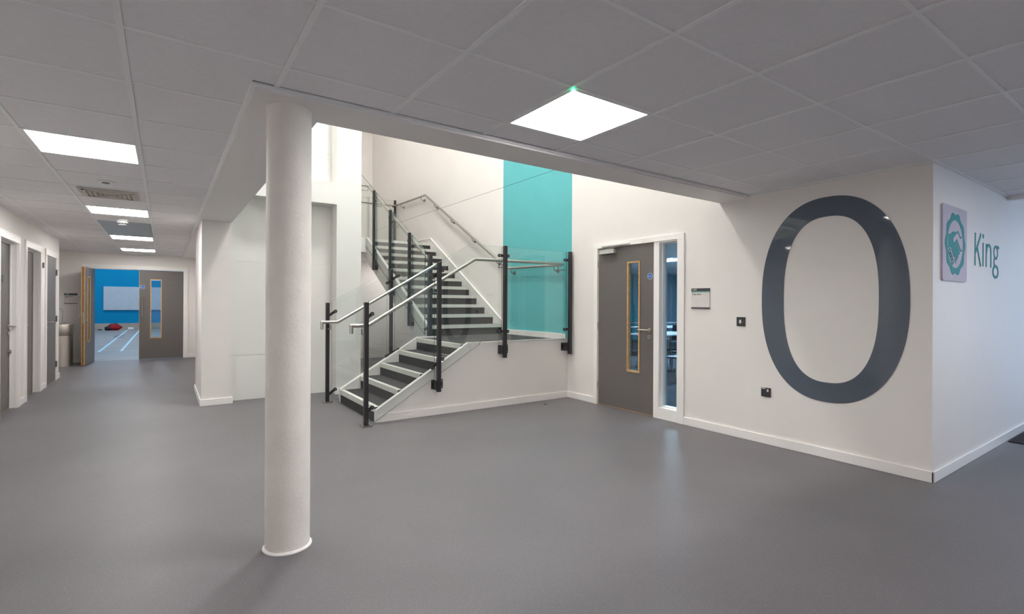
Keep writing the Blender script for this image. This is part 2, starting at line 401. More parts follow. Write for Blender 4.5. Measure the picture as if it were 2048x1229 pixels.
# sports hall beyond the double doors
struct('wall_hall', MB().box(-9, 7, 30.0, 30.2, .30, 6).box(-9, -1.755, 29.992, 30.0, .3, 6).box(-1.735, 7, 29.992, 30, .3, 6), HALLBLUE)
struct('wall_hall_left', MB().box(-9.2, -9, YE + .15, 30, 0, 6).box(7, 7.2, YE + .15, 30, 0, 6), HALLBLUE)
struct('wall_hall_near', MB().box(-9, -1.4, YE + .15, YE + .2, 0, 6).box(.42, 7, YE + .15, YE + .2, 0, 6).box(-1.4, .42, YE + .15, YE + .2, 2.06, 6), HALLBLUE)
struct('baseboard_hall', MB().box(-9, 7, 29.97, 30.2, 0, .30), pmat('hall_timber_plinth', (.42, .36, .30), .5, var=.2, scale=.6))
struct('ceiling', MB().box(-9.2, 7.2, YE + .15, 30.2, 6, 6.1), WHITE)
for k, xx in enumerate((-1.41, -.945)):
    o = MB().box(xx - .03, xx + .03, 16.9, 29.5, .0005, .002).build('court_line', LINEBLUE)
    tag(o, 'pale blue painted court line on the hall floor, %s of the two' % ('left' if k == 0 else 'right'), 'floor marking', 'painted lines on the sports hall floor')
m = MB(); pts = [(-.2 + 1.33 * math.cos(a), 24.0 + 1.2 * math.sin(a)) for a in [math.pi * (.80 + .42 * k / 14) for k in range(15)]]
m.ribbon(pts, .03, 'z', .003, .004); o = m.build('court_arc', LINEDARK)
tag(o, 'thin dark curved court marking crossing the pale lines on the hall floor', 'floor marking')
o = MB().box(-2.33, .35, 29.94, 29.985, .92, 2.02).build('whiteboard', BOARD, bevel=.01)
tag(o, 'long pale whiteboard fixed to the bright blue wall of the hall', 'whiteboard')
# bag on the hall floor
bt = thing('holdall_bag', (-1.92, 29.4, 0), 'red and black holdall lying against the blue wall of the hall', 'bag')
def blob(parts, name, mat, parent):
    bm = bmesh.new(); bmesh.ops.create_uvsphere(bm, u_segments=24, v_segments=14, radius=1)
    for v in bm.verts:
        x, y, z = v.co; q = 1 + .06 * math.sin(7 * x + 3 * y) + .05 * math.sin(5 * z + 9 * x)
        v.co = V((x * parts[0] * q, y * parts[1] * q, max(-.98, z) * parts[2] * q)) + V(parts[3:]) - parent_loc(parent)
        v.co.z = max(v.co.z, 0.0)
    me = bpy.data.meshes.new(name); bm.to_mesh(me); bm.free(); me.materials.append(mat)
    for p in me.polygons: p.use_smooth = True
    o = bpy.data.objects.new(name, me); C.objects.link(o); o.parent = parent; return o
blob((.27, .18, .15, -1.88, 29.4, .14), 'body', RED, bt); blob((.16, .17, .11, -2.09, 29.38, .09), 'end_pocket', BLK, bt)
m = MB(); m.tube([(-2.1, 29.3, .2), (-2.0, 29.25, .30), (-1.8, 29.25, .31), (-1.68, 29.3, .2)], .014, 8); m.build('carry_strap', BLK, bt)
o = MB().box(-1.42, -1.2, 29.8, 29.96, 0, .09).build('white_box', PLASTIC, bevel=.02); tag(o, 'small white box on the hall floor right of the red bag', 'box')
m = MB(); m.tube([(-2.5, 29.7, .015), (-2.42, 29.6, .03), (-2.35, 29.65, .015)], .022, 8); o = m.build('coiled_strap', BLK); tag(o, 'small dark strap left on the hall floor by the left door leaf', 'strap')

# ------------------------------------------------------------------ ceiling lights
DIFF = {k: emat('lit_diffuser_' + k, c, e) for k, c, e in (('front', (1, .97, .93), E_FRONT), ('corridor', (1, .97, .93), E_CORR), ('unseen', (1, .93, .87), E_BACK), ('side', (1, .96, .93), 2.2), ('under', (1, .96, .93), 1.9), ('stair', (1, .965, .93), E_STAIR), ('stair_hi', (1, .965, .93), E_STAIR_HI), ('stair_lo', (1, .965, .93), E_STAIR_LO), ('stair_fill', (1, .965, .93), 6.0), ('study', (.70, .86, 1), E_STUDY), ('hall', (.80, .90, 1), E_HALL))}
def panel_light(x, y, z, kind, label, s=.6, group='square recessed LED ceiling panels'):
    r = thing('ceiling_light', (x, y, z), label, 'ceiling light', group)
    h = s / 2; i = h - .024; m = MB()
    m.box(x - h + .006, x + h - .006, y - h + .006, y - i, z - .002, z + .016); m.box(x - h + .006, x + h - .006, y + i, y + h - .006, z - .002, z + .016)
    m.box(x - h + .006, x - i, y - i, y + i, z - .002, z + .016); m.box(x + i, x + h - .006, y - i, y + i, z - .002, z + .016)
    m.build('frame', TEE, r); MB().box(x - i, x + i, y - i, y + i, z + .001, z + .014).build('diffuser', DIFF[kind], r)
    return r
names = iter(['nearest of the four square light panels along the corridor ceiling', 'second nearest light panel in the corridor, just beyond the louvred vent',
              'third corridor light panel, just beyond the smoke detector and grey hatch', 'farthest corridor light panel, close to the double doors'])
for (i, j), k in sorted(LAMP.items(), key=lambda q: q[0][1]):
    x, y = gx(i) + .3, gy(j) + .3
    if k == 'front':
        r = panel_light(x, y, CZ, k, 'bright square light panel with a tiny green indicator, before the staircase opening')
        MB().lathe([(.004, -.002), (.006, -.001), (.006, .0)], (x - .285, y - .285, CZ - .003), 12).build('indicator_lamp', emat('green_led', (.02, 1, .35), 30), r)
    elif k == 'corridor': panel_light(x, y, CZ, k, next(names))
    else: panel_light(x, y, CZ, k, 'square foyer ceiling panel behind the camera, %s' % {(-4, -2): 'at the near end of the corridor', (-4, -6): 'in the back left corner', (0, -5): 'in the back middle', (5, -5): 'on the right towards the entrance', (5, -3): 'added unseen to brighten the wall with the crest'}[(i, j)], group='foyer ceiling panels behind the camera')
for (x, y, k, l) in ((3.3, 4.1, 'stair', 'stairwell ceiling panel nearest the foyer, above the landing wall'), (3.3, 8.4, 'stair_lo', 'stairwell ceiling panel above the upper flight'),
                     (3.8, 10.9, 'stair_lo', 'stairwell ceiling panel above the upper landing'), (1.7, 9.4, 'stair_fill', 'unseen ceiling panel added to light the space behind the white block'), (2.5, 5.6, 'stair_hi', 'brightest stairwell ceiling panel, above the lower flight')):  # the panel behind the block is added to brighten under the stairs
    panel_light(x, y, ST - .02, k, l, group='stairwell ceiling panels above the stairs')
for x in (-5.5, -1.0, 3.5):
    for y in (18, 23, 28):
        panel_light(x, y, 5.98, 'hall', 'large light panel on the sports hall ceiling, %s row, %s column' % ({18: 'near', 23: 'middle', 28: 'far'}[y], {-5.5: 'left', -1.0: 'central', 3.5: 'right'}[x]), s=1.2, group='sports hall ceiling panels')

# corridor ceiling fittings
vx, vy = gx(-4) + .3, gy(8) + .3
r = thing('ceiling_vent', (vx, vy, CZ), 'cream louvred square air vent in the corridor ceiling between two light panels', 'air vent')
m = MB(); h = .20
for k in range(5):
    a, b = h - k * .038, h - k * .038 - .022; z = CZ - .004 + k * .0
    for (p, q, s_, u_) in ((-a, a, -a, -b), (-a, a, b, a)):
        m.box(vx + p, vx + q, vy + s_, vy + u_, z - .012, z + .004)
        m.box(vx + s_, vx + u_, vy + p, vy + q, z - .012, z + .004)
m.build('louvre', CREAM, r); MB().box(vx - h, vx + h, vy - h, vy + h, CZ - .004, CZ + .001).build('backing', DSHADE, r)
MB().box(vx - h - .03, vx + h + .03, vy - h - .03, vy - h, CZ - .010, CZ).box(vx - h - .03, vx + h + .03, vy + h, vy + h + .03, CZ - .010, CZ).box(vx - h - .03, vx - h, vy - h, vy + h, CZ - .01, CZ).box(vx + h, vx + h + .03, vy - h, vy + h, CZ - .01, CZ).build('frame', CREAM, r)
r = thing('ceiling_sensor', (-.433, 5.74, CZ), 'small round flush sensor in the corridor ceiling just before the vent', 'sensor')
MB().lathe([(.062, 0), (.062, -.006), (.05, -.009), (.034, -.009)], (-.433, 5.74, CZ), 32).build('bezel', TEE, r, smooth=True)
MB().lathe([(.030, -.008), (.028, -.014), (.012, -.018)], (-.433, 5.74, CZ), 24).build('lens', DSTEEL, r, smooth=True)
r = thing('smoke_detector', (-.447, 8.17, CZ), 'white domed smoke detector hanging from the corridor ceiling before the grey hatch', 'smoke detector')
c = (-.447, 8.17, CZ)
MB().lathe([(.058, 0), (.060, -.022), (.055, -.026)], c, 32).build('base', PLASTIC, r, smooth=True)
MB().lathe([(.054, -.026), (.060, -.036), (.058, -.058), (.048, -.072), (.040, -.082), (.02, -.086)], c, 32).build('dome', PLASTIC, r, smooth=True)
m = MB()
for k in range(12):
    a = 2 * math.pi * k / 12; ca, sa = math.cos(a), math.sin(a); rr = .0525
    p = V((c[0] + rr * ca, c[1] + rr * sa, c[2] - .066)); m.bar(p - V((-sa, ca, 0)) * .006, p + V((-sa, ca, 0)) * .006, (ca, sa, -.8), .006, .006)
m.build('vent_slot', BLACK, r)
o = MB().box(gx(-4) + .015, gx(-3) - .015, gy(12) + .01, gy(15) - .01, CZ - .003, CZ + .012).build('ceiling_hatch', HATCH)
tag(o, 'long smooth grey-blue panel in the corridor ceiling behind the smoke detector', 'ceiling panel')

# ------------------------------------------------------------------ round column
cx, cy, cr = .5552, 2.936, .113
r = thing('round_column', (cx, cy, 0), 'round off-white painted concrete column standing in the foyer', 'column')
prof = [(cr, 0.0), (cr, .01)] + [(cr + random.uniform(-.0006, .0006), .02 + k * .06) for k in range(39)] + [(cr, SZ - .02), (cr + .004, SZ)]
MB().lathe(prof, (cx, cy, 0), 64).build('shaft', COL, r, smooth=True)
MB().lathe([(cr + .011, 0), (cr + .011, .004), (cr + .004, .012), (cr - .002, .012)], (cx, cy, 0), 64).build('base_trim', TRIM, r, smooth=True)

# ------------------------------------------------------------------ staircase
RZ, G1, G2 = .162, .27, .2793
SX0, LX = 1.92, 3.0
r = thing('staircase', (SX0, 5.4, 0), 'white staircase with charcoal carpet treads turning at a half landing', 'staircase')
def nosing_x(x, y0, y1, z, st):      # flight climbing to +x
    n = MB(); n.box(x - .008, x + .052, y0, y1, z - .002, z + .003); n.box(x - .009, x, y0, y1, z - .052, z + .003); return n.build('nosing', NOSING, st)
for k in range(4):
    x = SX0 + G1 * k; z = RZ * (k + 1)
    st = MB().box(x, x + G1 + .0 if k < 3 else LX, 5.44, 6.75, 0 if k == 0 else z - RZ, z).build('step', CARPET, r)
    nosing_x(x, 5.442, 6.748, z, st)
    if k: MB().box(x + .001, LX, 5.442, 6.748, z - RZ - .0, z - .001)
LZ = RZ * 5
ld = MB().prism([(LX, 5.44), (4.70, 5.44), (4.70, 7.07), (3.30, 7.07), (3.30, 6.79), (LX, 6.79)], 'z', LZ - .15, LZ).build('landing', CARPET, r)
nosing_x(LX, 5.442, 6.748, LZ, ld)
# side panels of the lower flight
sl = RZ / G1
top = lambda x: .13 + (x - 1.928) * .6009
m = MB().prism([(1.925, 0), (1.925, .13), (3.088, .827), (4.698, .827), (4.698, 0)], 'y', 5.40, 5.44); sp = m.build('side_panel', WALL, r)
m = MB().prism([(1.918, .0), (1.918, .134), (3.085, .835), (4.698, .835), (4.698, .825), (3.088, .825), (1.93, .128), (1.93, 0)], 'y', 5.392, 5.447); m.build('capping', TRIM, sp)
m = MB().prism([(1.93, 0), (1.93, .085), (4.685, .085), (4.685, 0)], 'y', 5.386, 5.4); m.build('skirting', TRIM, sp)
m = MB().prism([(1.925, 0), (1.925, .172), (3.022, .822), (3.30, .822), (3.30, 0)], 'y', 6.75, 6.79); sp2 = m.build('side_panel', WHITE, r)
m = MB().prism([(1.918, .0), (1.918, .176), (3.02, .83), (3.31, .83), (3.31, .82), (3.023, .818), (1.93, .165), (1.93, 0)], 'y', 6.745, 6.797); m.build('capping', TRIM, sp2)
MB().box(3.30, 3.34, 6.79, 7.07, 0, LZ + .008).box(3.30, 3.34, 7.07, 7.5, 0, .3).build('side_panel', WHITE, r)
# landing skirting on the wall
MB().box(XR - .016, XR - .001, 5.44, 7.05, LZ, LZ + .085).build('skirting', TRIM, r, bevel=.003)
# upper flight
UX0, UX1 = 3.335, 4.684
RU = .163
def noseU(k): return 7.07 + G2 * k, LZ + RU * (k + 1)
for k in range(11):
    y, z = noseU(k); y2 = y + G2 if k < 10 else y + .30
    st = MB().box(UX0, UX1, y, y2, z - RU, z).build('step', CARPET, r)
    n = MB(); n.box(UX0, UX1, y - .008, y + .052, z - .002, z + .003); n.box(UX0, UX1, y - .009, y, z - .052, z + .003); n.build('nosing', NOSING, st)
UZ = LZ + RU * 11
UY = noseU(10)[0]
m = MB().box(2.395, 4.698, UY + .28, 11.78, UZ - .28, UZ - .004); m.build('upper_landing', WHITE, r)
MB().box(2.395, 4.698, UY + .28, 11.78, UZ - .004, UZ).build('upper_landing_carpet', CARPET, r)
MB().box(2.395, 3.29, 9.82, UY + .28, UZ - .28, UZ + .01).build('landing_edge', WHITE, r)
# outer stringer: top edge parallel to the flight, underside shows the soffit
sy0, sy1 = 7.05, 9.86
zt = lambda y: 2.622 - (9.86 - y) * .5836
zs = lambda y: 1.903 + .5836 * (y - 9.388)
m = MB().prism([(sy0, zt(sy0)), (sy1, zt(sy1)), (10.2, zt(sy1)), (10.2, UZ - .28), (10.13, UZ - .28), (sy0, max(0, zs(sy0)))], 'x', 3.295, 3.335); s3 = m.build('stringer', WHITE, r)
m = MB().prism([(sy0, zt(sy0)), (sy1, zt(sy1)), (10.2, zt(sy1)), (10.2, zt(sy1) + .008), (sy1 - .003, zt(sy1) + .008), (sy0, zt(sy0) + .008)], 'x', 3.288, 3.342); m.build('capping', TRIM, s3)
m = MB().prism([(sy0 + .05, zs(sy0 + .05)), (10.2, UZ - .28), (10.2, UZ - .24), (sy0 + .05, zs(sy0 + .05) + .04)], 'x', 3.335, 4.698); m.build('soffit', WHITE, r)
# wall stringer
wt = lambda y: 1.028 + (y - 7.054) * .6008
m = MB().prism([(7.05, LZ), (7.05, wt(7.05)), (9.857, wt(9.857)), (11.7, UZ + .11), (11.7, UZ - .05), (9.9, UZ - .1)], 'x', 4.684, 4.699); s4 = m.build('wall_stringer', WHITE, r)
m = MB().prism([(7.045, LZ + .08), (7.045, wt(7.05) + .006), (9.855, wt(9.857) + .006), (11.7, UZ + .116), (11.7, UZ + .106), (9.857, wt(9.857) - .006), (7.055, wt(7.05) - .006), (7.055, LZ + .08)], 'x', 4.676, 4.699); m.build('capping', TRIM, s4)

# ------------------------------------------------------------------ balustrades
GT, PW = .006, .0225
def post(root, x, y, z0, z1, hw=PW, slope=None, feet=None):
    """square post; feet: 'floor' or ('side', normal, plane) ; slope bevels the top along x"""
    m = MB()
    if slope: m.prism([(x - hw, z0), (x + hw, z0), (x + hw, z1 + hw * slope), (x - hw, z1 - hw * slope)], 'y', y - hw, y + hw)
    else: m.box(x - hw, x + hw, y - hw, y + hw, z0, z1)
    p = m.build('post', BLACK, root, bevel=.003)
    if feet == 'floor':
        f = MB().box(x - .055, x + .055, y - .055, y + .055, .0, .010)
        f.build('base_plate', DSTEEL, p, bevel=.002)
        for sx in (-1, 1):
            for sy in (-1, 1): MB().lathe([(.008, .01), (.008, .018), (.004, .022)], (x + sx * .042, y + sy * .042, 0), 10).build('bolt', STEEL, p)
    return p
def side_bracket(p, x, y, z, ax, plane, sgn, sp=.034, sh=0.0):
    """pair of bolted flanges tying a post to the face behind it; ax = wall axis ('y' wall at plane / 'x')"""
    m = MB(); hh = .055
    if ax == 'y':
        lo, hi = sorted((y, plane)); m.box(x - .05, x + .05, plane - .006 * sgn if sgn < 0 else plane - .006, plane + (0 if sgn > 0 else .006), z - hh, z + hh) if False else None
        f0, f1 = (plane - .007, plane - .001) if sgn < 0 else (plane + .001, plane + .007)
        for s in (-1, 1):
            m.box(x + sh + s * sp - .024, x + sh + s * sp + .024, f0, f1, z - hh, z + hh)
            m.box(x + s * .0275 - .004, x + s * .0275 + .004, lo, hi, z - hh, z + hh)
            for q in (-.036, .036): MB().tube([(x + sh + s * (sp + .006), f0 if sgn < 0 else f1, z + q), (x + sh + s * (sp + .006), (f0 - .006) if sgn < 0 else (f1 + .006), z + q)], .006, 8).build('bolt', STEEL, p)
    else:
        lo, hi = sorted((x, plane)); f0, f1 = (plane - .007, plane - .001)
        for s in (-1, 1):
            m.box(f0, f1, y + s * .026 - .022, y + s * .026 + .022, z - hh, z + hh)
            m.box(lo, hi, y + s * .0275 - .004, y + s * .0275 + .004, z - hh, z + hh)
            for q in (-.036, .036): MB().tube([(f0, y + s * .04, z + q), (f0 - .006, y + s * .04, z + q)], .006, 8).build('bolt', STEEL, p)
    m.build('bracket', BLACK, p, bevel=.002)
def clamp(p, pc, pk, n):
    """arm from post centre line to the knob that grips the glass"""
    n = V(n); m = MB(); m.bar(pc, pk, n, .0165, .009)
    m.tube([V(pk) - n * .004, V(pk) + n * .018], .0215, 16); o = m.build('clamp', BLACK, p)
    MB().tube([V(pk) + n * .0185, V(pk) + n * .021], .006, 10).build('screw', STEEL, o)
def pane(root, poly, ax, c):
    a, b = c - GT, c + GT
    o = MB().prism(poly, ax, a, b).build('glass_panel', [GLS, GLE], root)
    for f in o.data.polygons:                      # cut edges of the panes read deep green
        nrm = f.normal; k = abs(nrm.y) if ax == 'y' else abs(nrm.x)
        if k < .5: f.material_index = 1
    for f in o.data.polygons: pass
    return o
def rail_bracket(root, rp, pp):
    """small stainless elbow: from under the rail (rp) to the post face (pp)"""
    rp, pp = V(rp), V(pp); lo = V((rp.x, rp.y, pp.z))
    MB().tube([rp - V((0, 0, .015)), lo, pp], .006, 8).build('rail_bracket', DSTEEL, root, smooth=True)

# outer side: lower flight and half landing
gtop = lambda x: 2.045 - .557 * max(0, 3.085 - x)
gbot = lambda x: .028 + (x - 1.90) * .596
r = thing('balustrade', (1.775, 5.3, 0), 'black posted glass balustrade up the near side of the stairs and along the half landing', 'balustrade')
YO, YG = 5.30, 5.352
px = [1.775, 2.635, 3.56, 4.652]
P = [post(r, px[0], YO, .008, 1.325, feet='floor'), post(r, px[1], YO, .285, 1.80, slope=.55), post(r, px[2], YO, .63, 2.052), post(r, px[3], YO, .62, 2.046)]
side_bracket(P[1], px[1], YO + .0, .36, 'y', 5.398, -1, .052, .024); side_bracket(P[2], px[2], YO, .73, 'y', 5.398, -1, .052, .036); side_bracket(P[3], px[3] - .02, YO, .72, 'y', 5.398, -1)
n = (0, -1, 0); yc = YG - GT - .006
for i, (x, L) in enumerate(zip(px, [[(.075, 1.20, 1.14), (.08, .185, .13)], [(.055, 1.705, 1.68), (-.07, 1.62, 1.67), (.06, .66, .64), (-.065, .565, .62)], [(.065, 1.93, 1.93), (-.065, 1.93, 1.93), (.065, .962, .962), (-.065, .962, .962)], [(-.065, 1.93, 1.93), (-.065, .962, .962)]])):
    for dx, zk, zp in L: clamp(P[i], (x, yc, zp), (x + dx, yc, zk), n)
pane(r, [(1.82, gbot(1.9) - .0), (1.90, gbot(1.90)), (2.605, gbot(2.605)), (2.605, gtop(2.605)), (1.82, gtop(1.82))], 'y', YG)
pane(r, [(2.68, gbot(2.68)), (3.205, gbot(3.205)), (3.24, .86), (3.545, .86), (3.545, gtop(3.5)), (3.085, gtop(3.1)), (2.68, gtop(2.68))], 'y', YG)
pane(r, [(3.59, .84), (4.63, .84), (4.63, 2.045), (3.59, 2.045)], 'y', YG)
RR = .0205; yr = 5.45
hr = MB().tube([(1.662, yr, .985), (1.662, yr, 1.069), (1.842, yr, 1.069), (3.204, yr, 1.875), (4.655, yr, 1.887)], RR, 18).build('handrail', STEEL, r, smooth=True)
for x, z in ((1.775, 1.05), (2.635, 1.52), (3.56, 1.86), (4.56, 1.865)):
    rail_bracket(hr, (x, yr, z), (x + .0, YG + .0, z - .075))
    MB().tube([(x, YG, z - .075), (x, YO, z - .075)], .006, 8).build('rail_bracket', DSTEEL, hr)

# inner side: lower flight, corner, upper flight
r = thing('balustrade', (1.775, 6.85, 0), 'black posted glass balustrade up the inner side of both stair flights', 'balustrade')
YI, YJ = 6.85, 6.805
P0 = post(r, 1.775, YI, .008, 1.318, feet='floor'); P1 = post(r, 2.65, YI, .45, 1.80, slope=.55); P2 = post(r, 3.30, 6.95, LZ, 2.055, hw=.03)
side_bracket(P1, 2.65, YI, .52, 'y', 6.792, 1)
n = (0, -1, 0); yc = YJ - GT - .006
for p, x, L in ((P0, 1.775, [(.085, 1.206, 1.15), (.085, .175, .11)]), (P1, 2.65, [(.08, 1.705, 1.66), (-.08, 1.60, 1.65), (.09, .66, .62), (-.09, .575, .615)]), (P2, 3.30, [(-.09, 1.95, 1.94), (-.10, .93, .975)])):
    for dx, zk, zp in L: clamp(p, (x, yc if p != P2 else 6.90, zp), (x + dx, yc if p != P2 else 6.90, zk), n)
pane(r, [(1.82, gbot(1.9)), (1.90, gbot(1.90)), (2.575, gbot(2.575)), (2.575, gtop(2.575)), (1.82, gtop(1.82))], 'y', YJ)
pane(r, [(2.70, gbot(2.70)), (3.15, gbot(3.15)), (3.24, .85), (3.24, 2.04), (3.085, gtop(3.085)), (2.70, gtop(2.70))], 'y', YJ + .03)
XP, XG = 3.245, 3.272
uy = [7.60, 8.44, 9.28, 10.42]
utop = lambda y: 2.064 + (y - 6.955) * .5880
ubot = lambda y: 2.50 - .5836 * (9.92 - y)
Q = []
for y in uy:
    zb = utop(y) - 1.49; p = post(r, XP, y, zb, utop(y) + .01); Q.append(p)
    MB().prism([(y + .0225, zb), (y + .0225, zb + .20), (y + .03, zb + .20), (y - .0225 + .0, zb + .20), (y - .0225, zb), (y - .10, zb), (y - .105, zb + .06), (y - .0225, zb + .19)][:1] + [(y + .0225, zb + .2), (y - .0225, zb + .2), (y - .11, zb + .07), (y - .11, zb)], 'x', XP - .012, XP + .040).build('bracket', BLACK, p)
    for q in (.02,): MB().tube([(XP - .012, y - .075 + q * .35, zb + .02 + q), (XP - .017, y - .075 + q * .35, zb + .02 + q)], .006, 8).build('bolt', STEEL, p)
    nn = (-1, 0, 0)
    for dy, zz in ((-.07, -.20), (.07, -.11), (-.07, -1.12), (.07, -1.03)):
        z = utop(y) + zz; clamp(p, (XG - .012, y, z + (.02 if dy < 0 else -.02)), (XG - .012, y + dy, z), nn)
ys = [7.02] + uy
for a, b in zip(ys[:-1], ys[1:]):
    a2, b2 = a + .045, b - .045
    pane(r, [(a2, ubot(a2)), (b2, ubot(b2)), (b2, utop(b2)), (a2, utop(a2))], 'x', XG)
XH = 3.385
ri = MB().tube([(1.668, 6.70, .975), (1.668, 6.70, 1.067), (1.863, 6.70, 1.067), (3.26, 6.70, 1.876), (XH, 6.80, 1.88), (XH, 6.98, 1.885), (XH, 10.05, 3.68), (XH, 10.22, 3.735), (2.45, 10.22, 3.735)], RR, 18).build('handrail', STEEL, r, smooth=True)
for x, z in ((1.775, 1.05), (2.65, 1.51)):
    rail_bracket(ri, (x, 6.70, z), (x, YI - .02, z - .075))
for y in uy[:3] + [10.04]:
    z = 1.885 + (y - 6.98) * .5847; rail_bracket(ri, (XH, y, z), (XP, y, z - .08))

# wall side handrail
r = thing('wall_handrail', (4.6, 5.4, 1.88), 'stainless handrail on wall brackets rising past the teal stripe beside the upper flight', 'handrail')
XW = 4.625
MB().tube([(XW, 5.47, 1.872), (XW, 6.82, 1.895), (XW, 10.0, 3.655), (XW, 11.62, 3.69), (XW - .06, 11.70, 3.69), (2.45, 11.70, 3.69)], RR, 18).build('rail', STEEL, r, smooth=True)
def wall_bracket(y, z):
    m = MB(); m.tube([(XW, y, z - .015), (XW, y, z - .06), (XW + .02, y, z - .078), (XR - .006, y, z - .078)], .0065, 8); o = m.build('bracket', DSTEEL, r, smooth=True)
    MB().tube([(XR - .007, y, z - .078), (XR - .0005, y, z - .078)], .032, 20).build('wall_plate', DSTEEL, o)
for y in (5.62, 6.72): wall_bracket(y, 1.873 + (y - 5.47) * .017)
for y in (7.15, 7.98, 8.8, 9.55): wall_bracket(y, 1.895 + (y - 6.82) * .5535)
for y in (10.2, 11.35): wall_bracket(y, 3.66 + (y - 10.2) * .02)

# guard at the far edge of the upper landing
r = thing('landing_guard', (4.66, 11.75, UZ), 'black post and clear glass guard along the far edge of the upper landing', 'balustrade')
for x in (4.655, 3.6, 2.55):
    p = post(r, x, 11.805, UZ - .2, UZ + 1.24); clamp(p, (x, 11.77, UZ + 1.08), (x - .07, 11.77, UZ + 1.08), (0, -1, 0))
for a, b in ((2.6, 3.55), (3.65, 4.61)): pane(r, [(a, UZ + .03), (b, UZ + .03), (b, UZ + 1.22), (a, UZ + 1.22)], 'y', 11.765)

# ------------------------------------------------------------------ study room door with sidelight
r = struct_root('door_1', (XR, 4.33, 0))
def yb(m, y0, y1, z0, z1, x0, x1, mi=0): return m.box(x0, x1, y0, y1, z0, z1, mi)
m = MB()
for (a, b, c, d) in ((4.795, 4.862, 0, 2.045), (3.455, 3.545, 0, 2.045), (3.455, 4.862, 2.045, 2.108)): yb(m, a, b, c, d, XR - .018, XR)
yb(m, 4.79, 4.83, 0, 2.045, XR, XR + .15); yb(m, 3.50, 3.545, 0, 2.045, XR, XR + .15); yb(m, 3.5, 4.83, 2.045, 2.075, XR, XR + .15)
yb(m, 3.80, 3.878, 0, 2.045, XR - .006, XR + .13)
m.build('door_frame', TRIM, r, bevel=.002)
x0, x1 = XR + .002, XR + .046
lf = MB()
for (a, b, c, d) in ((3.885, 4.09, .012, 2.04), (4.287, 4.786, .012, 2.04), (4.09, 4.287, .012, .49), (4.09, 4.287, 1.84, 2.04)): yb(lf, a, b, c, d, x0, x1)
leaf = lf.build('leaf', DOOR, r)
m = MB()
for (a, b, c, d) in ((3.880, 3.8855, .008, 2.043), (4.7855, 4.789, .008, 2.043), (3.88, 4.789, .006, .0125), (3.88, 4.789, 2.0395, 2.043)): yb(m, a, b, c, d, x0 - .0005, x1)
m.build('edge_lipping', OAK, leaf)
m = MB()
for (a, b, c, d) in ((4.088, 4.108, .488, 1.842), (4.269, 4.289, .488, 1.842), (4.108, 4.269, .488, .508), (4.108, 4.269, 1.822, 1.842)): yb(m, a, b, c, d, x0 - .008, x1)
m.build('vision_frame', OAK, leaf)
MB().box(x0 + .024, x0 + .030, 4.107, 4.270, .507, 1.823).build('pane', PANE, leaf)
def disc(name, parent, c, rad, nx, mats):
    n = V(nx); o = MB(); o.tube([V(c), V(c) + n * .0012], rad, 28); d = o.build(name, PLASTIC, parent)
    MB().tube([V(c) + n * .0013, V(c) + n * .0018], rad * .9, 28).build('blue_face', BLUEDISC, d); return d
dd = disc('fire_door_disc', leaf, (x0, 3.937, 1.649), .038, (-1, 0, 0), None)
text('disc_text', 'Fire door', .0125, (x0 - .0022, 3.965, 1.651), '-x', PLASTIC, dd); text('disc_text', 'keep shut', .0125, (x0 - .0022, 3.966, 1.636), '-x', PLASTIC, dd)
m = MB(); m.tube([(x0, 3.94, 1.012), (x0 - .010, 3.94, 1.012)], .026, 24); m.tube([(x0 - .008, 3.94, 1.012), (x0 - .05, 3.94, 1.012), (x0 - .055, 3.955, 1.012), (x0 - .055, 4.075, 1.014)], .0095, 12)
m.build('lever_handle', STEEL, leaf, smooth=True)
m = MB(); m.tube([(x0, 3.94, .932), (x0 - .008, 3.94, .932)], .026, 24); hk = m.build('escutcheon', STEEL, leaf)
m = MB(); m.tube([(x0 - .0081, 3.94, .939), (x0 - .009, 3.94, .939)], .007, 12); m.box(x0 - .009, x0 - .0081, 3.9375, 3.9425, .918, .936); m.build('keyhole', BLACK, hk)
m = MB().box(x0 - .05, x0, 4.475, 4.735, 1.962, 2.018); m.build('closer_body', SILVER, leaf, bevel=.004)
m = MB().box(XR - .038, XR - .018, 4.235, 4.70, 2.052, 2.070); m.build('closer_track', SILVER, leaf, bevel=.002)
m = MB(); m.bar((XR - .032, 4.62, 2.022), (XR - .030, 4.36, 2.048), (0, 0, 1), .010, .005); m.build('closer_arm', STEEL, leaf)
m = MB()
for z in (.255, 1.03, 1.83): m.tube([(x0 - .009, 4.791, z - .045), (x0 - .009, 4.791, z + .045)], .008, 10); m.box(x0 - .004, x0, 4.775, 4.80, z - .045, z + .045)
m.build('hinge', STEEL, leaf)
r = struct_root('window_1', (XR, 3.67, 0)); m = MB()
for (a, b, c, d) in ((3.545, 3.80, 0, .13), (3.545, 3.80, 2.03, 2.045)): yb(m, a, b, c, d, XR - .006, XR + .12)
for (a, b, c, d) in ((3.545, 3.556, .13, 2.03), (3.787, 3.80, .13, 2.03), (3.556, 3.787, .13, .142), (3.556, 3.787, 2.018, 2.03)): yb(m, a, b, c, d, XR + .045, XR + .12)
m.build('window_frame', TRIM, r, bevel=.002)
MB().box(XR + .085, XR + .091, 3.555, 3.788, .14, 2.02).build('pane', PANE, r)

